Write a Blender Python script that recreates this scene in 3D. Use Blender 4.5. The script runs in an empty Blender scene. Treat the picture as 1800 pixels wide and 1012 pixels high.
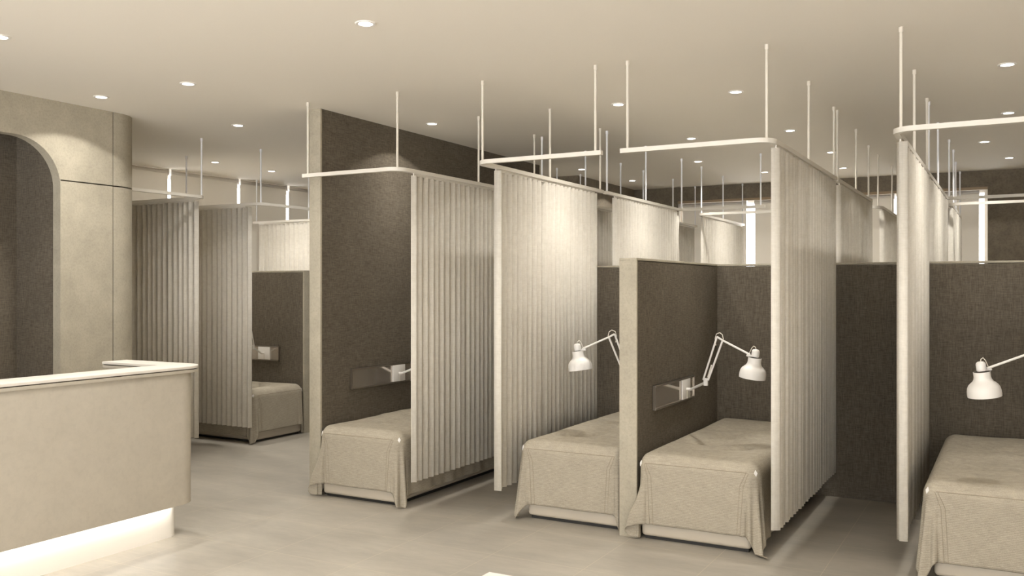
import bpy, bmesh, math, random
from mathutils import Vector, Matrix

SC = bpy.context.scene
COL = SC.collection
PI = math.pi

# ------------------------------------------------------------------ mesh builder
class MB:
    def __init__(s): s.v = []; s.f = []
    def add(s, vs, fs):
        n = len(s.v); s.v += [tuple(p) for p in vs]; s.f += [tuple(i + n for i in f) for f in fs]
    def box(s, x0, x1, y0, y1, z0, z1):
        s.add([(x0,y0,z0),(x1,y0,z0),(x1,y1,z0),(x0,y1,z0),(x0,y0,z1),(x1,y0,z1),(x1,y1,z1),(x0,y1,z1)],
              [(3,2,1,0),(4,5,6,7),(0,1,5,4),(1,2,6,5),(2,3,7,6),(3,0,4,7)])
    def prism(s, poly, z0, z1):
        n = len(poly)
        s.add([(x,y,z0) for x,y in poly] + [(x,y,z1) for x,y in poly],
              [tuple(range(n-1,-1,-1)), tuple(range(n,2*n))] + [(i,(i+1)%n,n+(i+1)%n,n+i) for i in range(n)])
    def tube(s, pts, r, n=10):
        pts = [Vector(p) for p in pts]; rings = []
        rs = r if isinstance(r, (list, tuple)) else [r]*len(pts)
        up = None
        for i, p in enumerate(pts):
            a = pts[max(i-1,0)]; b = pts[min(i+1,len(pts)-1)]
            if 0 < i < len(pts)-1:
                t = ((p-a).normalized() + (b-p).normalized())
                if t.length < 1e-6: t = b-a
                t.normalize()
            else: t = (b-a).normalized()
            if up is None:
                up = Vector((0,0,1)) if abs(t.z) < .9 else Vector((1,0,0))
            u = (up - t*up.dot(t)).normalized(); w = t.cross(u); up = u
            rings.append([p + u*math.cos(2*PI*k/n)*rs[i] + w*math.sin(2*PI*k/n)*rs[i] for k in range(n)])
        vs = [q for rg in rings for q in rg]; m = len(rings)
        fs = [(i*n+k, i*n+(k+1)%n, (i+1)*n+(k+1)%n, (i+1)*n+k) for i in range(m-1) for k in range(n)]
        fs += [tuple(range(n-1,-1,-1)), tuple((m-1)*n+k for k in range(n))]
        s.add(vs, fs)
    def lathe(s, prof, n=32, M=None, closed=False):
        vs = []; fs = []; m = len(prof)
        for r, z in prof:
            for k in range(n):
                p = Vector((r*math.cos(2*PI*k/n), r*math.sin(2*PI*k/n), z))
                vs.append(M @ p if M else p)
        for i in range(m-1):
            for k in range(n):
                fs.append((i*n+k, i*n+(k+1)%n, (i+1)*n+(k+1)%n, (i+1)*n+k))
        if not closed:
            fs.append(tuple(range(n-1,-1,-1))); fs.append(tuple((m-1)*n+k for k in range(n)))
        s.add(vs, fs)
    def build(s, name, mat, parent=None, smooth=30, bevel=0, solid=0, seg=2):
        me = bpy.data.meshes.new(name); me.from_pydata(s.v, [], s.f)
        bm = bmesh.new(); bm.from_mesh(me)
        bmesh.ops.remove_doubles(bm, verts=bm.verts, dist=1e-5)
        bmesh.ops.recalc_face_normals(bm, faces=bm.faces)
        if bevel:
            es = [e for e in bm.edges if len(e.link_faces) == 2 and e.calc_face_angle(0) > .6]
            bmesh.ops.bevel(bm, geom=es, offset=bevel, segments=seg, affect='EDGES', profile=.5, clamp_overlap=True)
        bm.to_mesh(me); bm.free()
        me.polygons.foreach_set('use_smooth', [True]*len(me.polygons))
        me.set_sharp_from_angle(angle=math.radians(smooth))
        me.materials.append(mat)
        o = bpy.data.objects.new(name, me); COL.objects.link(o)
        if parent: o.parent = parent
        if solid:
            md = o.modifiers.new('thickness', 'SOLIDIFY'); md.thickness = solid; md.offset = 0
        return o

def tag(o, label, cat=None, group=None, kind=None):
    o['label'] = label
    if cat: o['category'] = cat
    if group: o['group'] = group
    if kind: o['kind'] = kind
    return o

def thing(name, label, cat, loc, rz=0, group=None):
    o = bpy.data.objects.new(name, None); COL.objects.link(o)
    o.empty_display_size = .1
    o.location = loc; o.rotation_euler = (0, 0, rz)
    return tag(o, label, cat, group)

def struct(o, label, cat):
    return tag(o, label, cat, None, 'structure')

# ------------------------------------------------------------------ materials
def mat(name, col, rough=.6, metal=0, spec=.5):
    m = bpy.data.materials.new(name); m.use_nodes = True
    nt = m.node_tree; b = nt.nodes['Principled BSDF']
    b.inputs['Base Color'].default_value = (*col, 1); b.inputs['Roughness'].default_value = rough
    b.inputs['Metallic'].default_value = metal; b.inputs['Specular IOR Level'].default_value = spec
    return m, nt, b

def nd(nt, t, **kw):
    n = nt.nodes.new(t)
    for k, v in kw.items(): setattr(n, k, v)
    return n

def coords(nt, scale, use='Object'):
    tc = nd(nt, 'ShaderNodeTexCoord'); mp = nd(nt, 'ShaderNodeMapping')
    mp.inputs['Scale'].default_value = scale
    nt.links.new(tc.outputs[use], mp.inputs['Vector']); return mp.outputs['Vector']

def noise(nt, vec, scale, detail=4, rough=.55):
    n = nd(nt, 'ShaderNodeTexNoise'); n.inputs['Scale'].default_value = scale
    n.inputs['Detail'].default_value = detail; n.inputs['Roughness'].default_value = rough
    nt.links.new(vec, n.inputs['Vector']); return n.outputs['Fac']

def ramp(nt, fac, stops):
    r = nd(nt, 'ShaderNodeValToRGB'); e = r.color_ramp.elements
    while len(e) < len(stops): e.new(.5)
    for el, (p, c) in zip(e, stops): el.position = p; el.color = (*c, 1) if len(c) == 3 else c
    nt.links.new(fac, r.inputs['Fac']); return r.outputs['Color']

def mixc(nt, a, b, fac, mode='MIX'):
    m = nd(nt, 'ShaderNodeMix', data_type='RGBA', blend_type=mode)
    for sock, v in ((m.inputs[6], a), (m.inputs[7], b), (m.inputs[0], fac)):
        if hasattr(v, 'is_linked'): nt.links.new(v, sock)
        else: sock.default_value = (*v, 1) if isinstance(v, tuple) else v
    return m.outputs[2]

def bump(nt, b, h, strength, dist=.01):
    n = nd(nt, 'ShaderNodeBump'); n.inputs['Strength'].default_value = strength; n.inputs['Distance'].default_value = dist
    nt.links.new(h, n.inputs['Height']); nt.links.new(n.outputs['Normal'], b.inputs['Normal'])

def sc3(c, k): return tuple(min(1, x*k) for x in c)

def stone(name, c, rough=.75, contrast=.22, fine=60):
    m, nt, b = mat(name, c, rough, spec=.3)
    v = coords(nt, (1,1,1))
    n1 = noise(nt, v, 7, 6, .65); n2 = noise(nt, v, fine, 4, .7)
    a = ramp(nt, n1, [(.28, sc3(c, 1-contrast)), (.72, sc3(c, 1+contrast))])
    d = ramp(nt, n2, [(.30, sc3((1,1,1), 1-contrast*1.3)), (.55, (1,1,1))])
    nt.links.new(mixc(nt, a, d, 1.0, 'MULTIPLY'), b.inputs['Base Color'])
    bump(nt, b, n2, .08, .003)
    return m

def weave(name, c, period=.004, rough=.9, amt=.35):
    m, nt, b = mat(name, c, rough, spec=.15)
    v1 = coords(nt, (1,1,.12)); v2 = coords(nt, (.12,.12,1)); v3 = coords(nt, (1,1,1))
    n1 = noise(nt, v1, 1/period*.55, 3, .7); n2 = noise(nt, v2, 1/period*.55, 3, .7); n3 = noise(nt, v3, 3, 3, .5)
    s = nd(nt, 'ShaderNodeMath', operation='ADD'); nt.links.new(n1, s.inputs[0]); nt.links.new(n2, s.inputs[1])
    h = nd(nt, 'ShaderNodeMath', operation='MULTIPLY'); nt.links.new(s.outputs[0], h.inputs[0]); h.inputs[1].default_value = .5
    a = ramp(nt, h.outputs[0], [(.36, sc3(c, 1-amt)), (.64, sc3(c, 1+amt))])
    d = ramp(nt, n3, [(.3, (.90,.90,.90)), (.7, (1,1,1))])
    nt.links.new(mixc(nt, a, d, 1.0, 'MULTIPLY'), b.inputs['Base Color'])
    bump(nt, b, h.outputs[0], .3, .002)
    return m

M = {}
M['stone'] = stone('beige_stone', (.43,.39,.305), .75, .11)
M['dark_stone'] = stone('brown_stone', (.19,.16,.118), .8, .2, 40)
M['fabric'] = weave('brown_wall_fabric', (.138,.117,.089))
M['ceiling'] = mat('ceiling_paint', (.88,.83,.74), .85, spec=.2)[0]
M['wallpaint'] = mat('pale_wall_paint', (.62,.56,.48), .85, spec=.2)[0]
M['white'] = mat('white_enamel', (.82,.79,.74), .38)[0]
M['rail'] = mat('cream_rail_paint', (.74,.70,.62), .45)[0]
M['rod'] = mat('cream_rod_paint', (.72,.67,.58), .4)[0]
M['bright_rod'] = mat('gloss_white_rod', (.93,.93,.95), .25)[0]
M['counter_top'] = mat('solid_surface_white', (.80,.75,.68), .35)[0]
M['counter'] = stone('counter_plaster', (.52,.475,.395), .6, .05, 25)
M['counter_white'] = mat('plinth_white', (.80,.76,.69), .5)[0]
M['groove'] = mat('shadow_gap', (.06,.05,.035), .9)[0]
M['black'] = mat('black_foot', (.02,.018,.015), .6)[0]
M['base'] = mat('bed_base_cream', (.56,.50,.405), .45)[0]
M['tag'] = mat('white_label', (.90,.88,.84), .5)[0]
M['chrome_dark'] = mat('bronze_rail_metal', (.34,.30,.25), .3, .85)[0]
M['tint_glass'] = mat('smoked_mirror_glass', (.62,.57,.51), .12, .8)[0]
M['plate'] = mat('white_plate', (.82,.79,.74), .3)[0]
M['frame'] = mat('window_frame_paint', (.72,.68,.62), .5)[0]
M['wood'] = mat('window_head_wood', (.30,.22,.13), .5)[0]

def curtain_mat():
    c = (.80,.758,.675)
    m, nt, b = mat('cream_linen', c, .9, spec=.1)
    v = coords(nt, (1,1,.03)); v2 = coords(nt, (1,1,1)); v3 = coords(nt, (.1,.1,1))
    n1 = noise(nt, v, 130, 4, .7); n2 = noise(nt, v2, 22, 5, .7); n3 = noise(nt, v3, 140, 2, .6)
    a = ramp(nt, n1, [(.3, sc3(c, .94)), (.62, sc3(c, 1.04))])
    d = ramp(nt, n2, [(.32, (.92,.915,.90)), (.6, (1,1,1))])
    e = ramp(nt, n3, [(.35, (.95,.945,.935)), (.6, (1,1,1))])
    cc = mixc(nt, mixc(nt, a, d, 1., 'MULTIPLY'), e, 1., 'MULTIPLY')
    nt.links.new(cc, b.inputs['Base Color'])
    tr = nd(nt, 'ShaderNodeBsdfTranslucent'); nt.links.new(cc, tr.inputs['Color'])
    mx = nd(nt, 'ShaderNodeMixShader'); mx.inputs[0].default_value = .12
    nt.links.new(b.outputs[0], mx.inputs[1]); nt.links.new(tr.outputs[0], mx.inputs[2])
    nt.links.new(mx.outputs[0], nt.nodes['Material Output'].inputs['Surface'])
    bump(nt, b, n1, .25, .003)
    return m
M['curtain'] = curtain_mat()

def cover_mat():
    c = (.415,.37,.293)
    m, nt, b = mat('tan_ribbed_cotton', c, .92, spec=.1)
    v = coords(nt, (1,1,1)); vh = coords(nt, (.12,.12,1))
    n1 = noise(nt, vh, 190, 3, .6); n2 = noise(nt, v, 9, 4, .6); n3 = noise(nt, v, 220, 2, .5)
    s = nd(nt, 'ShaderNodeMath', operation='ADD'); nt.links.new(n1, s.inputs[0]); nt.links.new(n3, s.inputs[1])
    h = nd(nt, 'ShaderNodeMath', operation='MULTIPLY'); nt.links.new(s.outputs[0], h.inputs[0]); h.inputs[1].default_value = .5
    a = ramp(nt, h.outputs[0], [(.36, sc3(c, .86)), (.62, sc3(c, 1.16))])
    d = ramp(nt, n2, [(.3, (.92,.92,.92)), (.7, (1,1,1))])
    wv = nd(nt, 'ShaderNodeTexWave', wave_type='BANDS', bands_direction='Z'); nt.links.new(v, wv.inputs['Vector'])
    wv.inputs['Scale'].default_value = 33; wv.inputs['Distortion'].default_value = 1.6; wv.inputs['Detail'].default_value = 2; wv.inputs['Detail Scale'].default_value = 3
    rb = ramp(nt, wv.outputs['Fac'], [(.1, (.80,.80,.80)), (.6, (1.0,1.0,1.0))])
    sp = nd(nt, 'ShaderNodeSeparateXYZ'); nt.links.new(v, sp.inputs[0])
    mk = nd(nt, 'ShaderNodeMapRange'); nt.links.new(sp.outputs['Z'], mk.inputs[0])
    mk.inputs[1].default_value = .500; mk.inputs[2].default_value = .470     # only the hanging skirt is ribbed
    nt.links.new(mixc(nt, mixc(nt, a, d, 1., 'MULTIPLY'), mixc(nt, (1.,1.,1.), rb, mk.outputs[0]), 1., 'MULTIPLY'), b.inputs['Base Color'])
    bump(nt, b, h.outputs[0], .35, .003)
    return m
M['cover'] = cover_mat()
M['seam'] = mat('cover_seam_thread', (.30,.255,.19), .9)[0]

def floor_mat():
    c = (.40,.367,.312)
    m, nt, b = mat('beige_porcelain_tiles', c, .42, spec=.35)
    v = coords(nt, (.35,1,1)); v1 = coords(nt, (1,1,1))
    n1 = noise(nt, v, 3.2, 7, .62); n2 = noise(nt, v, 22, 5, .65)
    a = ramp(nt, n1, [(.3, sc3(c, .86)), (.7, sc3(c, 1.12))])
    d = ramp(nt, n2, [(.25, (.88,.88,.87)), (.6, (1,1,1))])
    cc = mixc(nt, a, d, 1., 'MULTIPLY')
    tc = nd(nt, 'ShaderNodeTexCoord'); sp = nd(nt, 'ShaderNodeSeparateXYZ'); nt.links.new(tc.outputs['Object'], sp.inputs[0])
    ds = []
    for ax, o, st in (('X', -2.824, .6195), ('Y', 4.855, .6205)):
        q = nd(nt, 'ShaderNodeMath', operation='ADD'); nt.links.new(sp.outputs[ax], q.inputs[0]); q.inputs[1].default_value = -o + st*60
        md = nd(nt, 'ShaderNodeMath', operation='PINGPONG'); nt.links.new(q.outputs[0], md.inputs[0]); md.inputs[1].default_value = st/2
        # distance to the nearest joint
        ds.append(md.outputs[0])
    mn = nd(nt, 'ShaderNodeMath', operation='MINIMUM'); nt.links.new(ds[0], mn.inputs[0]); nt.links.new(ds[1], mn.inputs[1])
    g = nd(nt, 'ShaderNodeMath', operation='LESS_THAN'); nt.links.new(mn.outputs[0], g.inputs[0]); g.inputs[1].default_value = .0017
    nt.links.new(mixc(nt, cc, (.50,.45,.35), g.outputs[0]), b.inputs['Base Color'])
    rr = nd(nt, 'ShaderNodeMapRange'); nt.links.new(n2, rr.inputs[0]); rr.inputs[3].default_value = .36; rr.inputs[4].default_value = .52
    nt.links.new(rr.outputs[0], b.inputs['Roughness'])
    return m
M['floor'] = floor_mat()

def emit(name, col, k):
    m = bpy.data.materials.new(name); m.use_nodes = True; nt = m.node_tree
    nt.nodes.remove(nt.nodes['Principled BSDF'])
    e = nd(nt, 'ShaderNodeEmission'); e.inputs[0].default_value = (*col, 1); e.inputs[1].default_value = k
    nt.links.new(e.outputs[0], nt.nodes['Material Output'].inputs[0]); return m
M['lens'] = emit('downlight_lens_glow', (1,.93,.84), 14)
M['led'] = emit('led_strip_glow', (1,.96,.90), 13)

def blind_mat():
    m, nt, b = mat('pale_blind_fabric', (.74,.70,.63), .85, spec=.1)
    tr = nd(nt, 'ShaderNodeBsdfTranslucent'); tr.inputs[0].default_value = (.66,.63,.57,1)
    mx = nd(nt, 'ShaderNodeMixShader'); mx.inputs[0].default_value = .22
    nt.links.new(b.outputs[0], mx.inputs[1]); nt.links.new(tr.outputs[0], mx.inputs[2])
    nt.links.new(mx.outputs[0], nt.nodes['Material Output'].inputs['Surface']); return m
M['blind'] = blind_mat()

def glass_mat():
    m = bpy.data.materials.new('window_glass'); m.use_nodes = True; nt = m.node_tree
    nt.nodes.remove(nt.nodes['Principled BSDF'])
    t = nd(nt, 'ShaderNodeBsdfTransparent'); g = nd(nt, 'ShaderNodeBsdfGlossy'); g.inputs['Roughness'].default_value = .02
    mx = nd(nt, 'ShaderNodeMixShader'); mx.inputs[0].default_value = .05
    nt.links.new(t.outputs[0], mx.inputs[1]); nt.links.new(g.outputs[0], mx.inputs[2])
    nt.links.new(mx.outputs[0], nt.nodes['Material Output'].inputs[0]); return m
M['glass'] = glass_mat()

# ------------------------------------------------------------------ key dimensions (metres)
H = 3.08                     # ceiling
LOW = 1.85                   # cubicle walls
XL, XR, YF, YB = -8.95, 3.1, -2.6, 12.43
X1a, X1b = -4.94, -4.825     # full height divider
X3a, X3b = -2.295, -2.172    # low divider
X5a, X5b = .36, .48
YS0, YS1 = 7.505, 7.625      # spine wall
XF = -3.08

# ------------------------------------------------------------------ shell
b = MB(); b.box(XL-.3, XR+.2, YF-.2, YB+.4, -.12, 0); struct(b.build('floor', M['floor']), 'beige square porcelain floor tiles with thin pale joints', 'floor')
b = MB(); b.box(XL-.3, XR+.2, YF-.2, YB+.4, H, H+.15); struct(b.build('ceiling', M['ceiling']), 'plain cream ceiling dotted with round downlights', 'ceiling')

def wall_with_holes(name, label, axis, c0, c1, a0, a1, holes, m):
    """wall slab along 'x' or 'y'; holes = [(a0,a1,z0,z1)] sorted"""
    b = MB()
    def bx(p, q, z0, z1):
        if q-p < 1e-4 or z1-z0 < 1e-4: return
        if axis == 'x': b.box(p, q, c0, c1, z0, z1)
        else: b.box(c0, c1, p, q, z0, z1)
    p = a0
    for h in holes:
        bx(p, h[0], 0, H); bx(h[0], h[1], 0, h[2]); bx(h[0], h[1], h[3], H); p = h[1]
    bx(p, a1, 0, H)
    return struct(b.build(name, m), label, 'wall')

WB = (-4.17, -.265, .95, 2.87)
wall_with_holes('wall_back', 'brown stone wall at the far end around the wide window', 'x', YB, YB+.25, -5.0, XR, [WB], M['dark_stone'])
WLy = (5.42, 10.35)
wall_with_holes('wall_left', 'pale wall along the window side of the left bays', 'y', XL-.2, XL, 5.19, 10.6, [(WLy[0], WLy[1], .4, 3.02)], M['wallpaint'])
b = MB(); b.box(XL-.2, -4.83, 10.47, YB+.25, 0, H); struct(b.build('wall_far_left', M['dark_stone']), 'brown stone wall block beyond the end of the full height partition', 'wall')
b = MB(); b.box(XR, XR+.2, YF, YB+.25, 0, H); struct(b.build('wall_right', M['wallpaint']), 'unseen pale wall added to block outside light on the right', 'wall')  # out of view, added to stop outside light leaking in from the right
WFh = [(-6.2, -3.25, .05, 2.95), (-3.15, -.2, .05, 2.95), (-.1, 2.9, .05, 2.95)]  # openings behind the camera, added so world light fills the lobby
wall_with_holes('wall_front', 'unseen pale front wall with three tall openings added to let in light', 'x', YF-.2, YF, -6.4, XR, WFh, M['wallpaint'])

def window(name, label, axis, c, a0, a1, z0, z1, mull, fw=.04):
    o = MB()
    def bx(B, p, q, y0, y1, u, v):
        if axis == 'x': B.box(p, q, c+y0, c+y1, u, v)
        else: B.box(c+y0, c+y1, p, q, u, v)
    r = bpy.data.objects.new(name, None); COL.objects.link(r)
    r.location = (0,0,0)
    struct(r, label, 'window')
    bx(o, a0, a1, 0, .05, z0, z0+fw); bx(o, a0, a1, 0, .05, z1-fw, z1)
    bx(o, a0, a0+fw, 0, .05, z0+fw, z1-fw); bx(o, a1-fw, a1, 0, .05, z0+fw, z1-fw)
    for m_ in mull: bx(o, m_-fw/2, m_+fw/2, 0, .05, z0+fw, z1-fw)
    o.build('window_frame', M['frame'], r)
    g = MB(); bx(g, a0+fw, a1-fw, .02, .028, z0+fw, z1-fw); g.build('glass_pane', M['glass'], r)
    return r
wb = window('window_1', 'wide window behind pale roller blinds in the far brown wall', 'x', YB+.18, WB[0], WB[1], WB[2], WB[3], [-2.2])
t_ = MB(); t_.box(WB[0], WB[1], YB-.012, YB+.0, WB[3]-.022, WB[3]+.012); t_.build('window_head', M['wood'], wb)
window('window_2', 'long window behind floor length blinds on the left wall', 'y', XL-.12, WLy[0], WLy[1], .4, 3.02, [6.9, 8.15, 9.2])
for i, h in enumerate(WFh):  # unseen glazing for the added fill light openings
    window('window_%d' % (3+i), ['unseen glazing added for fill light nearest the reception wall', 'unseen middle glazing added for fill light behind the viewer', 'unseen glazing added for fill light nearest the right wall'][i], 'x', YF-.1, h[0], h[1], h[2], h[3], [(h[0]+h[1])/2])

def blind(label, axis, c, a0, a1, ztop, zbot, group):
    mid = (a0+a1)/2
    loc = (mid, c, ztop) if axis == 'x' else (c, mid, ztop)
    t = thing('roller_blind', label, 'blind', loc, 0 if axis == 'x' else PI/2, group)
    L = (a1-a0)/2; hgt = ztop-zbot
    f = MB(); f.box(-L, L, -.001, .001, -hgt, -.03); f.build('blind_fabric', M['blind'], t)
    u = MB(); u.tube([(-L, 0.02, -.035), (L, .02, -.035)], .028, 14); u.build('roller_tube', M['frame'], t)
    u = MB(); u.box(-L, L, -.009, .009, -hgt-.025, -hgt); u.build('bottom_bar', M['frame'], t, bevel=.003)
    for e0 in (-L-.007, L+.002):
        u = MB(); u.box(e0, e0+.005, -.02, .05, -.075, 0); u.build('bracket', M['white'], t)
for a0, a1, lb in ((-4.12, -3.215, 'pale roller blind at the left end of the far window'),
                   (-3.095, -1.325, 'pale roller blind in the middle of the far window'),
                   (-1.235, -.36, 'pale roller blind at the right end of the far window')):
    blind(lb, 'x', YB+.07, a0, a1, 2.86, 1.05, 'roller blinds on the far window')
for a0, a1, lb in ((5.46, 6.45, 'pale floor length blind on the left wall hidden beside the reception block'),
                   (6.47, 7.526, 'pale floor length blind nearest the reception block on the left wall'),
                   (7.571, 8.642, 'pale floor length blind second in view on the left wall'),
                   (8.691, 9.554, 'pale floor length blind third in view on the left wall'),
                   (9.608, 10.33, 'pale floor length blind beside the full height partition on the left wall')):
    blind(lb, 'y', XL+.06, a0, a1, 3.079, .12, 'floor length blinds on the left wall')

# ------------------------------------------------------------------ partitions
def panel_wall(name, label, axis, a0, a1, c0, c1, top, ends=(True, False), cap=True):
    """upholstered partition with a stone framed end and a stone cap"""
    r = bpy.data.objects.new(name, None); COL.objects.link(r); struct(r, label, 'partition')
    def bx(B, p, q, y0, y1, u, v):
        if axis == 'x': B.box(p, q, y0, y1, u, v)
        else: B.box(y0, y1, p, q, u, v)
    fr = .02
    p0 = a0 + (fr if ends[0] else 0); p1 = a1 - (fr if ends[1] else 0)
    zt = top - (.016 if cap else 0)
    B = MB(); bx(B, p0, p1, c0+.004, c1-.004, 0, zt-.004 if cap else zt); B.build('fabric_panel', M['fabric'], r)
    S = MB()
    if ends[0]: bx(S, a0, p0, c0, c1, 0, zt)
    if ends[1]: bx(S, p1, a1, c0, c1, 0, zt)
    if S.v: S.build('stone_end', M['stone'], r, bevel=.002)
    if cap:
        S = MB(); bx(S, a0, a1, c0, c1, zt, top); S.build('stone_cap', M['stone'], r, bevel=.002)
    S = MB(); bx(S, p0, p1, c0, c0+.004, 0, .085); bx(S, p0, p1, c1-.004, c1, 0, .085); S.build('baseboard', M['fabric'], r)
    return r
panel_wall('partition_full_height', 'full height partition of brown fabric with a beige stone end', 'y', 5.575, 9.42, X1a, X1b, H, (True, True), False)
panel_wall('partition_spine', 'low brown fabric wall with pale cap running behind the bed heads', 'x', X1b, XR, YS0, YS1, LOW, (False, False))
panel_wall('partition_divider', 'low brown fabric divider with a beige end between the two middle beds', 'y', 5.63, YS0, X3a, X3b, LOW)
panel_wall('partition_divider', 'low brown fabric divider beside the bed cut off by the frame', 'y', 5.63, YS0, X5a, X5b, LOW)
panel_wall('partition_divider', 'low divider in the second row behind the spine wall', 'y', YS1, 9.5, X3a, X3b, LOW, (False, True))
panel_wall('partition_divider', 'low divider in the far row near the wide window', 'y', 10.62, YB, X3a, X3b, LOW)
panel_wall('partition_left_bay', 'low brown fabric wall beside the left bay bed', 'x', XL, -7.05, 7.87, 7.98, LOW, (False, True))

# ------------------------------------------------------------------ reception wall with arch and niche
XA = -6.4
def arch_wall():
    r = bpy.data.objects.new('wall_reception', None); COL.objects.link(r)
    struct(r, 'beige stone reception wall with rounded end and arched niche', 'wall')
    y0, y1, zt, R = 1.35, 4.41, 2.78, .36
    th = .09
    def ztop(y):
        d = min(y-y0, y1-y)
        if d >= R: return zt
        return zt - R + math.sqrt(max(0, R*R-(R-d)**2))
    B = MB()
    ys = [y0]
    for k in range(1, 17): ys.append(y0 + R*(1-math.cos(k/16*PI/2)))
    ys += [y1 - R*(1-math.cos(k/16*PI/2)) for k in range(16, -1, -1)]
    for a, c in zip(ys[:-1], ys[1:]):
        za, zc = ztop(a), ztop(c)
        B.add([(XA,a,za),(XA,c,zc),(XA,c,H),(XA,a,H),(XA-th,a,za),(XA-th,c,zc),(XA-th,c,H),(XA-th,a,H)],
              [(0,1,2,3),(7,6,5,4),(0,4,5,1),(3,2,6,7)])
    g = .005
    for z0_, z1_ in ((0, 2.479-g), (2.479+g, H)):
        B.box(XA-th, XA, y1, 4.875-g, z0_, z1_)
        B.box(XA-th, XA, YF, y0, z0_, z1_)
    B.build('stone_panel', M['stone'], r, smooth=20)
    # rounded end of the block
    rr = .26; Y2 = 5.19; cx, cy = XA-rr, Y2-rr
    arc = [(cx+rr*math.cos(t), cy+rr*math.sin(t)) for t in [k/14*PI/2 for k in range(15)]]
    for z0_, z1_ in ((0, 2.479-g), (2.479+g, H)):
        c_ = MB(); c_.prism([(XA-.3, 4.875+g), (XA, 4.875+g)] + arc + [(XL, Y2), (XL, Y2-.1), (cx, Y2-.1)], z0_, z1_)
        c_.build('rounded_corner', M['stone'], r, smooth=25)
    k_ = MB(); k_.box(XA-.2, XA-.02, 4.80, 4.9, 0, H); k_.box(XA-.085, XA-.012, 4.43, 4.81, 2.46, 2.50); k_.prism([(x-.015, y-.015) for x, y in arc] + [(cx, cy)], 0, H); k_.build('shadow_joint', M['groove'], r)
    n_ = MB()
    n_.box(-6.96-.05, -6.96, y0-.06, y1+.06, 0, 2.95)           # back of the niche
    n_.box(-6.96, XA-th, y1+.006, y1+.06, 0, 2.95); n_.box(-6.96, XA-th, y0-.06, y0-.006, 0, 2.95)
    n_.box(-6.96, XA-th, y0-.05, y1+.05, 2.86, 2.95)
    n_.build('niche_lining', M['fabric'], r)
arch_wall()

# ------------------------------------------------------------------ reception counter
def rounded_L(xo, ye, w, yi, xl, r, ynear, inset=0):
    """L plan: front arm (outer face xo) and return arm (far face ye)"""
    cx, cy = xo-r, ye-r
    arc = [(cx+r*math.cos(t), cy+r*math.sin(t)) for t in [k/16*PI/2 for k in range(17)]]
    return [(xo, ynear)] + arc + [(xl, ye), (xl, yi), (xo-w, yi), (xo-w, ynear)]
ct = thing('reception_counter', 'cream reception counter with rounded end and glowing white plinth', 'counter', (-4.9, 2.8, 0))
def at_counter(poly): return [(x+4.9, y-2.8) for x, y in poly]
q = MB(); q.prism(at_counter(rounded_L(-4.75, 4.371, .265, 4.167, -5.59, .18, .9)), 1.116, 1.134); q.build('countertop', M['counter_top'], ct, bevel=.003)
q = MB(); q.prism(at_counter(rounded_L(-4.758, 4.363, .249, 4.175, -5.582, .172, .9)), 1.11, 1.116); q.build('shadow_gap', M['groove'], ct)
q = MB(); q.prism(at_counter(rounded_L(-4.752, 4.369, .261, 4.169, -5.588, .178, .9)), 1.09, 1.11); q.build('lower_slab', M['counter'], ct, bevel=.003)
q = MB(); q.prism(at_counter(rounded_L(-4.78, 4.318, .21, 4.19, -5.56, .15, .9)), .223, 1.09); q.build('counter_body', M['counter'], ct, bevel=.002)
q = MB(); q.prism(at_counter(rounded_L(-4.88, 4.232, .06, 4.1, -5.46, .085, .9)), 0, .223); q.build('plinth', M['counter_white'], ct)
q = MB(); q.box(-4.845+4.9, -4.815+4.9, .9-2.8, 4.16-2.8, .214, .2225); q.build('led_strip', M['led'], ct)

wt = thing('low_table', 'white tabletop corner just showing at the bottom edge of the photo', 'table', (-1.50, 3.06, 0))
q = MB(); q.box(-.44, .44, -.25, .25, .41, .45); q.build('tabletop', M['white'], wt, bevel=.004)
for sx in (-1, 1):
    for sy in (-1, 1):
        q = MB(); q.box(sx*.40-.02, sx*.40+.02, sy*.21-.02, sy*.21+.02, 0, .41); q.build('leg', M['white'], wt, bevel=.003)

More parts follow.
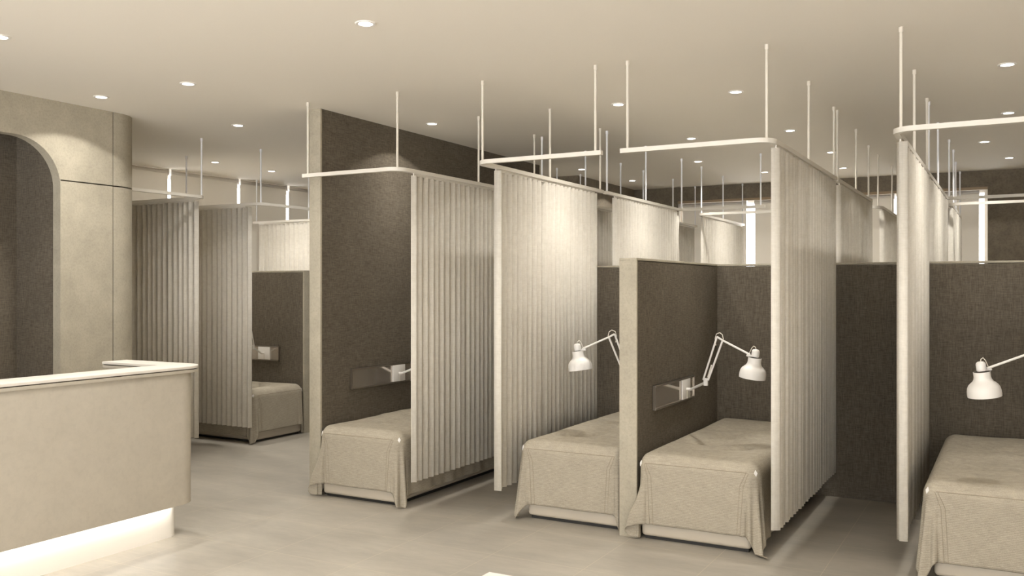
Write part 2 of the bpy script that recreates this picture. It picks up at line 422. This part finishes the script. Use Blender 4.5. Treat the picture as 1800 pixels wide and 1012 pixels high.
# ------------------------------------------------------------------ curtain rails
RZ0, RZ1 = 2.502, 2.53
def rail(label, pts, rods, bright, group):
    """pts: three plan points with a rounded middle corner; rods: fixings along the plan"""
    t = thing('curtain_rail', label, 'curtain rail', (pts[1][0], pts[1][1], RZ0), 0, group)
    ox, oy = pts[1]
    P = [Vector((x-ox, y-oy, 0)) for x, y in pts]
    r = .10
    d0 = (P[0]-P[1]).normalized(); d1 = (P[2]-P[1]).normalized()
    c = P[1] + (d0+d1)*r
    path = [P[0]]
    for k in range(13):
        a = k/12*PI/2
        path.append(c - d1*r*math.cos(a) - d0*r*math.sin(a))
    path.append(P[2])
    w = .017; prof = [(-w, 0), (w, 0), (w, RZ1-RZ0), (-w, RZ1-RZ0)]
    rings = []
    for i, p in enumerate(path):
        a = path[max(i-1,0)]; q_ = path[min(i+1,len(path)-1)]
        tg = (q_-a).normalized(); nrm = Vector((-tg.y, tg.x, 0))
        rings.append([p + nrm*u + Vector((0,0,v)) for u, v in prof])
    B = MB(); n = 4; m_ = len(rings)
    B.add([v for rg in rings for v in rg], [(i*n+k, i*n+(k+1)%n, (i+1)*n+(k+1)%n, (i+1)*n+k) for i in range(m_-1) for k in range(n)] + [(3,2,1,0), tuple((m_-1)*n+k for k in range(n))])
    B.build('track', M['rail'], t, smooth=40)
    mid = c - (d0+d1).normalized()*r
    mt = M['bright_rod'] if bright else M['rod']
    for (x, y) in list(rods) + [(mid.x+ox, mid.y+oy)]:
        B = MB(); B.tube([(x-ox, y-oy, RZ1-RZ0-.003), (x-ox, y-oy, H-RZ0)], .0085, 10); rd = B.build('hanging_rod', mt, t)
        B = MB(); B.tube([(x-ox, y-oy, H-RZ0-.03), (x-ox, y-oy, H-RZ0)], .0125, 12); B.build('ceiling_fixing', mt, rd)
    return t

cols = [(-3.9, -4.80, False, True), (-3.235, -2.30, False, True), (-1.235, -2.17, False, False), (-.565, .36, False, True)]
nm = ['beside the full height partition', 'in front of the bed with the low divider on its right', 'around the bed in the middle bay', 'reaching the right edge of the frame']
far = ['second row rail seen past the full height partition', 'second row rail above the left of the low divider', 'second row rail directly behind the middle bay curtain', 'second row rail behind the tall curtain on the right']
far3 = ['far row rail nearest the brown left wall block', 'far row rail crossing the left blind of the far window', 'far row rail crossing the middle blind of the far window', 'far row rail crossing the right blind of the far window']
GR = 'curtain rails hung from the ceiling'
for i, (x, xp, b1, b2) in enumerate(cols):
    s = 1 if xp > x else -1
    xe = xp - s*.02
    rail('cream front row rail ' + nm[i], [(xp, 5.35), (x, 5.35), (x, 7.535)], [(xp - s*.045, 5.35), (x, 6.48), (x, 7.485)], b1, GR)
    rail(far[i], [(x, 7.585), (x, 9.71), (xp, 9.71)], [(x, 7.64), (x, 8.64), (xp-s*.045, 9.71)], b2, GR)
    rail(far3[i], [(xp, 10.38), (x, 10.38), (x, 12.42)], [(xp-s*.045, 10.38), (x, 11.42), (x, 12.37)], b2, GR)
XW = -8.83
rail('left bay rail nearest the reception block', [(-6.75, 5.2), (-6.75, 6.165), (XW, 6.165)], [(-6.75, 5.24), (-7.83, 6.165), (-8.77, 6.165)], True, GR)
rail('left bay rail above the bed with the short mirror strip', [(-6.75, 7.93), (-6.75, 6.886), (XW, 6.886)], [(-6.75, 7.88), (-7.84, 6.886), (-8.77, 6.886)], True, GR)
rail('left bay rail furthest from reception with the bright curtain', [(-6.75, 7.98), (-6.75, 8.87), (XW, 8.87)], [(-6.75, 8.03), (-7.87, 8.87), (-8.77, 8.87)], True, GR)

# ------------------------------------------------------------------ pleated curtains
def curtain(label, axis, c, a0, a1, seed, gaps=(), period=.075, amp=.0135, flip=1, lead=0, full=False):
    rnd = random.Random(seed)
    L = a1-a0
    loc = (c, a0, 0) if axis == 'y' else (a0, c, 0)
    t = thing('pleated_curtain', label, 'curtain', loc, 0, 'pleated cream privacy curtains')
    prof = [(0, -.006), (.004, lead*.94), (.010, lead), (.018, 0)] if lead else []
    s = .03 if lead else 0
    z0, z1 = .205, 2.487
    shape = [(0,-1),(.10,-.60),(.22,0),(.34,.62),(.43,1),(.50,.92),(.66,.30),(.84,-.45)]
    if full: shape = [(u/9, -1.25+2.25*math.sin(PI*u/9)**.75) for u in range(9)]; amp = .021
    while s < L:
        p = period*rnd.uniform(.84, 1.16); A = amp*rnd.uniform(.75, 1.2)
        prof += [(s+u*p, v*A) for u, v in shape]
        s += p
        for g in gaps:
            if s-p < g <= s:
                prof += [(s-.001, -A), (s+.016, -A-.045), (s+.032, -A)]; s += .033
    prof.append((s, -amp))
    if axis == 'x': prof = [(s-u, v) for u, v in reversed(prof)]
    B = MB(); vs = []; nz = 1
    for j in range(nz+1):
        z = z0 + (z1-z0)*j/nz
        k = 1
        for u, v in prof:
            w = v*flip
            vs.append((w, u, z) if axis == 'y' else (u, w, z))
    n = len(prof)
    B.add(vs, [(j*n+i, j*n+i+1, (j+1)*n+i+1, (j+1)*n+i) for j in range(nz) for i in range(n-1)])
    B.build('cloth', M['curtain'], t, smooth=26, solid=.003)
    # heading tape that runs in the rail
    h = MB()
    if axis == 'y': h.box(-.004, .004, .01, L-.01, 2.482, 2.502)
    else: h.box(.01, L-.01, -.004, .004, 2.482, 2.502)
    h.build('heading_tape', M['rail'], t)
    return t
curtain('cream pleated curtain half hiding the bed by the full height partition', 'y', -3.9, 5.53, 7.40, 1, (), flip=1)
curtain('wide bright pleated curtain between the two left front beds, left of the hanging lamp', 'y', -3.235, 5.60, 7.37, 2, (.70,), amp=.017, lead=.05)
curtain('tall pleated curtain on the right of the middle bed', 'y', -1.235, 5.475, 7.42, 3, (), full=True)
curtain('narrow looking tall curtain left of the bed cut off by the frame', 'y', -.562, 5.60, 7.42, 4, (), lead=.04, full=True)
curtain('dim second row curtain in the slot right of the wide bright curtain', 'y', -3.9, 7.80, 9.62, 5, (1.15,))
curtain('bright second row curtain above the middle low divider', 'y', -3.235, 7.80, 9.62, 6, (), flip=1)
curtain('dim second row curtain with dark gaps behind the tall right curtain', 'y', -1.235, 7.72, 9.55, 7, (.5, 1.0, 1.4), full=True)
curtain('second row curtain just right of the narrow looking tall curtain', 'y', -.565, 7.75, 9.58, 8, (.6,), full=True)
curtain('dim far row curtain left of the far window', 'y', -3.9, 10.5, 12.33, 9)
curtain('bright far row curtain in front of the left blind of the far window', 'y', -3.235, 10.52, 12.36, 10)
curtain('dim far row curtain in front of the right blind of the far window', 'y', -1.235, 10.5, 12.3, 11, (.7,), full=True)
curtain('far row curtain lit from behind near the right end of the far window', 'y', -.565, 10.5, 12.3, 12, (.5, 1.1), full=True)
curtain('shaded pleated curtain beside the rounded reception block', 'x', 6.165, -8.72, -6.89, 13, (.96, 1.36), flip=-1)
curtain('pleated curtain left of the bed in the left bay', 'x', 6.886, -8.70, -6.945, 14, (1.2,), flip=-1)
curtain('bright pleated curtain above the low wall of the left bay', 'x', 8.87, -8.74, -6.95, 15, (.58,), flip=-1)

# ------------------------------------------------------------------ beds
def bed(label, cover_label, loc, rz, side, seed, g1, g2, Lb=1.83, spill=True):
    """local frame: y=0 at the foot end, +y to the head, wall at x=0, free side at +x (side=1) or -x (side=-1)"""
    W, T = .785, .562
    t = thing('treatment_bed', label, 'bed', loc, rz, g1)
    s = side
    def bx(B, x0, x1, y0, y1, z0, z1): B.box(min(s*x0, s*x1), max(s*x0, s*x1), y0, y1, z0, z1)
    B = MB(); bx(B, .03, W-.035, .0, Lb-.01, .022, .15); B.build('base', M['base'], t, bevel=.025, seg=4)
    B = MB(); bx(B, .05, W-.055, .03, Lb-.04, 0, .022); B.build('foot', M['black'], t)
    B = MB(); bx(B, .045, W-.06, .04, Lb-.01, .15, .478); B.build('mattress', M['base'], t, bevel=.06, seg=4)
    # --- bedspread: its own thing
    c = thing('bedspread', cover_label, 'bedspread', loc, rz, g2)
    rnd = random.Random(seed)
    r0 = .085; q = r0*PI/2
    x0, x1 = .078, W-.062      # straight part of the top between the rounded edges
    yF = -.035 + r0                    # where the front edge starts to round
    dents = [(rnd.uniform(.15, .65), rnd.uniform(.25, 1.6), rnd.uniform(.06, .13), rnd.uniform(.05, .12), rnd.uniform(-.042, .020)) for _ in range(13)]
    # the soft hollow near the head end
    dents += [(W*.62, Lb*.70, .15, .05, -.06), (W*.45, Lb*.52, .18, .07, .030), (W*.3, Lb*.33, .12, .06, -.022), (W*.62, Lb*.2, .2, .05, -.008)]
    ph = rnd.uniform(0, 6)
    def top(x, y):
        z = 0
        for dx, dy, sx, sy, a in dents: z += a*math.exp(-((x-dx)/sx)**2-((y-dy)/sy)**2)
        return z + .003*math.sin(9*x+ph+4*y)
    D_front = q + T - r0 - .112
    D_side = q + T - r0 - .075
    def edge(sv):
        if sv <= q:
            a = sv/r0; return r0*math.sin(a), r0*(1-math.cos(a))
        return r0, r0 + sv - q
    def point(a, bb):
        # a: signed overhang past the sides, bb: overhang past the foot end
        xx = min(max(a, x0), x1); yy = max(bb, yF)
        oa = a - xx; ob = yF - bb if bb < yF else 0
        ss = math.hypot(oa, ob)
        if ss < 1e-9: return (xx, yy, T + top(xx, yy))
        fade = max(0, 1-ss/.06)
        if oa and ob:
            fi = math.atan2(ob, abs(oa)); sgn = 1 if oa > 0 else -1
            out, dr = edge(ss)
            lo = max(0, (ss-q)/.45)
            swell = math.sin(2*fi)**.8
            free = 1 if sgn > 0 else .30
            flare = lo*(.048*swell)*free
            rip = lo*.020*math.sin(fi*11+ph)*math.sin(2*fi)**.5*(1 if sgn > 0 else .5)
            h = out + flare + rip
            z = T - dr
            if z < .012:
                h += (.012-z)*.22*(1 if sgn > 0 else .25); z = .012 + .006*math.sin(fi*9)
            if sgn > 0: return (xx + h*math.cos(fi), yy - h*math.sin(fi), z + top(xx, yy)*fade)
            # wall side: the corner spills forward past the end of the partition
            fr = min(1, max(0, (fi-.75)/.5)); fr = fr*fr*(3-2*fr)*min(1, max(0, (ss-q)/.30))
            if not spill: fr = 0
            px = xx - h*math.cos(fi)*.72 - fr*math.cos(fi)*.34*min(1, lo)
            py = yy - h*math.sin(fi) - fr*.022
            if fi < .95 or not spill: px = max(px, .006)
            return (px, py, z + top(xx, yy)*fade)
        out, dr = edge(ss); lo = max(0, (ss-q)/.4)
        if ob:
            e = min(abs(a-x0), abs(x1-a))
            w = lo*(.010*math.exp(-(e/.05)**2)*math.sin(e*95) + .004*math.sin(a*14+ph))
            return (xx, yy - out - w - lo*.008, T - dr + top(xx, yy)*fade)
        w = lo*(.008*math.sin(bb*17+ph) + .004*math.sin(bb*41))*(1 if oa > 0 else .1)
        k = out if oa > 0 else out*.75
        k = min(k, .070) if oa < 0 else k
        return (xx + (k + w + (lo*.012 if oa > 0 else 0))*(1 if oa > 0 else -1), yy, T - dr + top(xx, yy)*fade)
    A = []
    na = 34
    A += [x0 - D_side + D_side*i/na for i in range(na)]
    A += [x0 + (x1-x0)*i/44 for i in range(44)]
    A += [x1 + D_side*i/na for i in range(na+1)]
    Bv = [yF - D_front + D_front*i/na for i in range(na)] + [yF + (Lb-yF-.005)*i/80 for i in range(81)]
    Bm = MB(); vs = []
    for bb in Bv:
        for a in A:
            p = point(a, bb); vs.append((s*p[0], p[1], p[2]))
    n = len(A)
    Bm.add(vs, [(j*n+i, j*n+i+1, (j+1)*n+i+1, (j+1)*n+i) for j in range(len(Bv)-1) for i in range(n-1)])
    Bm.build('cloth', M['cover'], c, smooth=60, solid=.003)
    # stitched seam along the front edge and up the front corners
    sm = []
    for i in range(60):
        a = x0 - .02 + (x1-x0+.04)*i/59
        p = point(a, yF-.105); sm.append((s*p[0], p[1]-.0015, p[2]+.001))
    S = MB(); S.tube(sm, .0022, 6)
    for sh in (0, .022):
        for sg in (1, -1):
            xe = x1 if sg > 0 else x0
            sm = []
            for i in range(40):
                u = i/39; inn = .028 - .034*min(1, u/.22) - .022*u - sh
                p = point(xe + sg*(inn if sg > 0 or spill else inn-.01), yF-.105-(D_front-.108)*u); sm.append((s*p[0], p[1]-.0018, p[2]))
            S.tube(sm, .0016, 6)
    S.build('seam', M['seam'], c)
    # white corner tags
    for sx in (1, -1):
        a = x1 + .075 if sx > 0 else x0 - .085
        p = point(a, yF-.075)
        nx = .707*sx
        Tm = MB(); w, h = .012, .02
        pn = Vector((nx, -.707, .25)).normalized(); uu = Vector((.707*sx, .707, 0)) ; vv = pn.cross(uu).normalized()
        ctr = Vector(p) + pn*.006
        pts = [ctr+uu*w, ctr+vv*h, ctr-uu*w, ctr-vv*h]
        pts = [Vector((s*v_.x, v_.y, v_.z)) for v_ in pts]; pn2 = Vector((s*pn.x, pn.y, pn.z))
        Tm.add([v_ for v_ in pts] + [v_-pn2*.004 for v_ in pts], [(0,1,2,3),(7,6,5,4),(0,1,5,4),(1,2,6,5),(2,3,7,6),(3,0,4,7)])
        tg = Tm.build('care_tag', M['tag'], c); tg['label'] = 'small white diamond tag'
    return t
G1, G2 = 'low treatment beds in the bays', 'tan bedspreads on the treatment beds'
bed('low cream bed base against the full height partition', 'tan bedspread on the bed against the full height partition', (X1b, 5.567, 0), 0, 1, 21, G1, G2, 1.92)
bed('low cream bed base left of the low divider', 'tan bedspread on the bed left of the low divider, under the left hanging lamp', (X3a, 5.74, 0), 0, -1, 22, G1, G2, 1.75, False)
bed('low cream bed base in the middle bay right of the low divider', 'tan bedspread on the bed right of the low divider in the middle bay', (X3b, 5.635, 0), 0, 1, 23, G1, G2, 1.855)
bed('low cream bed base cut off by the right edge of the frame', 'tan bedspread on the bed cut off by the right edge of the frame', (X5a, 5.64, 0), 0, -1, 24, G1, G2, 1.85)
bed('low cream bed base in the left bay beyond the counter', 'shaded tan bedspread on the bed in the left bay beyond the counter', (-7.07, 7.87, 0), PI/2, -1, 25, G1, G2, 1.74, False)

# ------------------------------------------------------------------ bedhead strips and lamps
def frame_at(o, n, t):
    """matrix: local x = out of the wall, local y = towards the bed foot, z up"""
    n = Vector(n); t = Vector(t)
    return Matrix(((n.x, t.x, 0, o[0]), (n.y, t.y, 0, o[1]), (n.z, t.z, 1, o[2]), (0,0,0,1)))

def put(mb, Mx):
    mb.v = [tuple(Mx @ Vector(p)) for p in mb.v]; return mb

def bedhead_strip(label, o, n, t, head, foot):
    """mirror strip; local y from -head to +foot around the lamp plate"""
    R = thing('mirror_strip', label, 'wall panel', o, 0, 'smoked mirror strips on the bay partitions')
    Mx = frame_at((0,0,0), n, t)
    a0, a1 = -head, foot; z0, z1 = -.085, .085
    q = MB(); q.box(0.0, .012, a0, a1, z0, z1); put(q, Mx).build('mirror_glass', M['tint_glass'], R)
    for z in (z0, z1-.012):
        q = MB(); q.box(0.0, .024, a0-.003, a1+.003, z, z+.012); put(q, Mx).build('edge_rail', M['chrome_dark'], R, bevel=.002)
    q = MB(); q.box(0.0, .02, a0-.004, a0, z0, z1); q.box(0.0, .02, a1, a1+.004, z0, z1); put(q, Mx).build('end_trim', M['chrome_dark'], R)
    return R

def lamp(label, o, n, t, J, tilt=8):
    """J: joints in wall frame (out, towards foot, height above the plate centre): stub end, elbow, top elbow, head"""
    R = thing('swing_arm_lamp', label, 'lamp', o, 0, 'white swing arm wall lamps')
    Mx = frame_at((0,0,0), n, t)
    q = MB(); q.box(.013, .026, -.09, .09, -.073, .073); put(q, Mx).build('mounting_plate', M['plate'], R, bevel=.002)
    q = MB(); q.box(.026, .030, -.012, -.006, -.073, -.01); put(q, Mx).build('cable_cover', M['rod'], R)
    s, e, tp, hd = [Vector(j) for j in J]
    q = MB(); q.tube([(.024, 0, 0), s], .011, 12); put(q, Mx).build('wall_stub', M['white'], R)
    q = MB(); q.tube([s, e], .0095, 12); put(q, Mx).build('lower_arm', M['white'], R)
    q = MB(); q.tube([e-Vector((0,0,.022)), e+Vector((0,0,.03))], .017, 14); put(q, Mx).build('elbow_joint', M['white'], R)
    # parallel pair of bars
    hor = Vector((hd.x-e.x, hd.y-e.y, 0)); hor.normalize()
    off = hor*.022
    for sg in (-1, 1):
        q = MB(); q.tube([e+off*sg*.9+Vector((0,0,.018)), tp+off*sg+Vector((0,0,-.012*sg))], .007, 10); put(q, Mx).build('middle_arm', M['white'], R)
    sp = (tp-e)
    q = MB(); q.tube([e+off*.2+sp*.12, e+off*.1+sp*.4], .0055, 10); put(q, Mx).build('spring', M['rod'], R)
    q = MB(); q.tube([tp-off+Vector((0,0,.012)), tp+off+Vector((0,0,-.012)), hd+Vector((-hor.x*.035, -hor.y*.035, .012))], .007, 10); put(q, Mx).build('upper_arm', M['white'], R)
    cp = [tp-off*1.4+Vector((0,0,-.05)), tp-off*1.7+Vector((0,0,.0)), tp-off*1.2+Vector((0,0,.032)), tp+Vector((0,0,.042)), tp+off*.9+Vector((0,0,.028)), tp+off*1.25+Vector((0,0,-.004))]
    q = MB(); q.tube(cp, .003, 8); put(q, Mx).build('arm_cable', M['rod'], R)
    # head: tilted about the horizontal axis across the arm
    ax = Vector((0,0,1)).cross(hor)
    Rt = Matrix.Rotation(math.radians(tilt), 4, ax)
    Hm = Mx @ Matrix.Translation(hd) @ Rt
    prof = [(.0905,-.150),(.0915,-.136),(.0905,-.118),(.087,-.100),(.079,-.084),(.067,-.072),(.055,-.062),(.0485,-.050),(.0455,-.036),(.0455,-.006),
            (.0435,-.006),(.0435,-.036),(.0465,-.051),(.0535,-.064),(.066,-.075),(.077,-.087),(.085,-.102),(.0885,-.119),(.0895,-.137),(.0885,-.150),(.0905,-.150)]
    q = MB(); q.lathe(prof, 40, Hm, closed=True); q.build('shade', M['white'], R, smooth=50)
    q = MB(); q.lathe([(.0445,-.010),(.0445,-.006),(.02,-.003)], 32, Hm); q.build('shade_collar', M['groove'], R)
    q = MB(); q.lathe([(.026,0),(.0268,.004),(.0268,.036),(.024,.045),(.017,.051),(.006,.053)], 28, Hm); q.build('lamp_cap', M['white'], R, smooth=50)
    q = MB(); q.lathe([(.005,-.110),(.022,-.100),(.030,-.082),(.028,-.062),(.016,-.042),(.013,-.010)], 20, Hm); q.build('bulb', M['tag'], R, smooth=60)
    lh = Matrix.Identity(4)
    loc = [-hor*.062+Vector((0,0,-.001)), hor*.022+Vector((0,0,-.001))]
    q = MB(); q.tube(loc, .008, 10); q.v = [tuple(Hm @ Vector(p)) for p in q.v]; q.build('head_bracket', M['white'], R)
    cb = [Vector((0,0,.05)), -hor*.006+Vector((0,0,.066)), -hor*.02+Vector((0,0,.072)), -hor*.033+Vector((0,0,.055)), -hor*.045+Vector((0,0,.018))]
    q = MB(); q.tube(cb, .0026, 8); q.v = [tuple(Hm @ Vector(p)) for p in q.v]; q.build('head_cable', M['rod'], R)
    return R

ZP = .891
J = [(.06, .005, 0), (.24, .225, .08), (.352, .257, .400), (.612, .30, .283)]
F = (0,-1,0)
bedhead_strip('smoked mirror strip on the full height partition', (X1b, 6.60, ZP), (1,0,0), F, .20, .65)
bedhead_strip('smoked mirror strip on the right of the low divider', (X3b, 6.60, ZP), (1,0,0), F, .207, .663)
bedhead_strip('smoked mirror strip on the hidden left face of the low divider', (X3a, 6.60, ZP), (-1,0,0), F, .207, .663)
bedhead_strip('smoked mirror strip beside the bed cut off by the frame', (X5a, 6.60, ZP), (-1,0,0), F, .207, .663)
bedhead_strip('bright mirror strip on the low wall of the left bay', (-7.645, 7.87, ZP), (0,-1,0), (-1,0,0), .22, .65)
lamp('white swing arm lamp mostly hidden behind the leftmost front curtain', (X1b, 6.60, ZP), (1,0,0), F, [(.06, .005, 0), (.27, .01, .08), (.37, .03, .40), (.60, .06, .283)])
lamp('white swing arm lamp over the bed left of the low divider', (X3a, 6.60, ZP), (-1,0,0), F, J)
lamp('white swing arm lamp over the bed in the middle bay', (X3b, 6.60, ZP), (1,0,0), F, J)
lamp('white swing arm lamp reaching in from the right edge of the frame', (X5a, 6.60, ZP), (-1,0,0), F, [(.06, .005, 0), (.18, .45, .08), (.235, .66, .41), (.517, .72, .283)])
lamp('white swing arm lamp over the left bay bed', (-7.645, 7.87, ZP), (0,-1,0), (-1,0,0), [(.06, .005, 0), (.24, -.045, .08), (.352, -.08, .400), (.612, -.10, .283)])

# ------------------------------------------------------------------ downlights
SPOT_W = 105
def light_profile(ld, k):
    ld.use_nodes = True; nt = ld.node_tree
    e = nt.nodes['Emission']
    tc = nd(nt, 'ShaderNodeTexCoord'); sp = nd(nt, 'ShaderNodeSeparateXYZ'); nt.links.new(tc.outputs['Normal'], sp.inputs[0])
    ab = nd(nt, 'ShaderNodeMath', operation='ABSOLUTE'); nt.links.new(sp.outputs['Z'], ab.inputs[0])
    r = nd(nt, 'ShaderNodeValToRGB'); r.color_ramp.interpolation = 'EASE'
    el = r.color_ramp.elements
    st = [(.0, 0), (.45, 0), (.50, .17), (.72, .30), (.90, .55), (1.0, .75)]
    while len(el) < len(st): el.new(.5)
    for q_, (p, v) in zip(el, st): q_.position = p; q_.color = (v, v, v, 1)
    nt.links.new(ab.outputs[0], r.inputs[0])
    m = nd(nt, 'ShaderNodeMath', operation='MULTIPLY'); nt.links.new(r.outputs[0], m.inputs[0]); m.inputs[1].default_value = k
    nt.links.new(m.outputs[0], e.inputs['Strength'])
LD = bpy.data.lights.new('downlight_beam', 'SPOT')
LD.energy = SPOT_W; LD.color = (1, .96, .895); LD.spot_size = math.radians(128); LD.spot_blend = .1; LD.shadow_soft_size = .035
light_profile(LD, 1.0)

ring_b = MB(); ring_b.lathe([(.038,-.001),(.040,-.006),(.052,-.007),(.056,-.003),(.056,0),(.038,0)], 28, closed=True)
ring_o = ring_b.build('trim_ring', M['white'])
lens_b = MB(); lens_b.lathe([(.0385,-.003),(.0385,-.0005)], 24); lens_o = lens_b.build('lens', M['lens'])
ring_me, lens_me = ring_o.data, lens_o.data
bpy.data.objects.remove(ring_o); bpy.data.objects.remove(lens_o)
def downlight(x, y, label):
    t = thing('downlight', label, 'ceiling light', (x, y, H), 0, 'recessed ceiling downlights')
    for nme, me in (('trim_ring', ring_me), ('lens', lens_me)):
        o = bpy.data.objects.new(nme, me); COL.objects.link(o); o.parent = t
    l = bpy.data.objects.new('downlight_beam', LD); COL.objects.link(l); l.parent = t; l.location = (0,0,-.012)
DL = [(-3.06,3.90,'large downlight nearest the viewer at the top of the photo, above the counter aisle'),
 (-5.04,3.10,'downlight cut off by the left edge of the frame'),
 (-5.05,4.45,'downlight above the far end of the reception counter'),
 (-5.966,4.443,'downlight throwing a light arc on the beige reception wall'),
 (-5.956,5.80,'downlight above the aisle beside the rounded reception block'),
 (-7.93,7.375,'downlight above the left bay bed'),
 (-7.93,8.27,'downlight over the bright curtain of the left bay'),
 (-4.42,6.56,'downlight beside the full height partition lighting its fabric'),
 (-2.685,6.57,'downlight over the bed left of the low divider'),
 (-1.765,6.565,'downlight over the bed in the middle bay'),
 (-.03,6.60,'downlight over the bed cut off by the right edge'),
 (-1.767,8.414,'second row downlight behind the middle bay'),
 (-2.687,8.405,'second row downlight above the low divider'),
 (-.03,8.43,'second row downlight near the right edge of the frame'),
 (-4.54,9.95,'aisle downlight past the end of the full height partition'),
 (-3.11,9.97,'aisle downlight over the left part of the far window'),
 (-1.67,9.97,'aisle downlight left of the tall thin rods on the right'),
 (-.24,9.98,'aisle downlight above the right end of the far window'),
 (-4.43,11.32,'far row downlight by the brown wall block'),
 (-2.675,11.28,'far row downlight behind a thin white rod'),
 (-1.767,11.35,'far row downlight above the middle of the far window'),
 (-.033,11.34,'far row downlight nearest the far wall at the right edge'),
 (-5.956,7.16,'downlight over the left aisle hidden by the full height partition'),
 (-5.956,8.52,'downlight at the far end of the left aisle'),
 (-1.63,3.90,'unseen fill downlight added in the lobby just above the frame'),  # from here on: lamps out of view, added to brighten the room
 (-.2,3.90,'unseen fill downlight added above the frame near the right bays'),
 (1.2,3.90,'unseen fill downlight added beyond the right edge of the frame'),
 (-3.06,2.3,'unseen fill downlight added above the counter front'),
 (-1.63,2.3,'unseen fill downlight added above the low table'),
 (-.2,2.3,'unseen fill downlight added beside the viewer'),
 (-5.04,1.75,'unseen fill downlight added over the near part of the counter'),
 (1.36,6.57,'unseen fill downlight added in the bay beyond the right divider')]
for x, y, lb in DL: downlight(x, y, lb)

# ------------------------------------------------------------------ world, camera, view
w = bpy.data.worlds.new('World'); SC.world = w; w.use_nodes = True
nt = w.node_tree; bg = nt.nodes['Background']
tc = nd(nt, 'ShaderNodeTexCoord'); sp = nd(nt, 'ShaderNodeSeparateXYZ'); nt.links.new(tc.outputs['Generated'], sp.inputs[0])
mr = nd(nt, 'ShaderNodeMapRange'); nt.links.new(sp.outputs['Z'], mr.inputs[0])
mr.inputs[1].default_value = -.08; mr.inputs[2].default_value = .08; mr.inputs[3].default_value = 8.5; mr.inputs[4].default_value = 4.6
nt.links.new(mr.outputs[0], bg.inputs[1]); bg.inputs[0].default_value = (.985,.985,1.0,1)   # lower half brightened to lift the ceiling, dimmer hazy sky above

F_PX = 1592.0; TH = math.atan(880/1592)
cd = bpy.data.cameras.new('camera'); cam = bpy.data.objects.new('camera', cd); COL.objects.link(cam)
cd.sensor_width = 36; cd.lens = 36*F_PX/1800; cd.clip_start = .05
cam.location = (0, 0, 1.65); cam.rotation_euler = (PI/2, 0, TH)
SC.camera = cam

SC.view_settings.view_transform = 'Standard'; SC.view_settings.look = 'None'
SC.view_settings.exposure = .15; SC.view_settings.gamma = 1; SC.view_settings.use_curve_mapping = False
SC.cycles.use_denoising = True
SC.cycles.max_bounces = 10; SC.cycles.diffuse_bounces = 6; SC.cycles.transparent_max_bounces = 12
SC.cycles.sample_clamp_indirect = 6
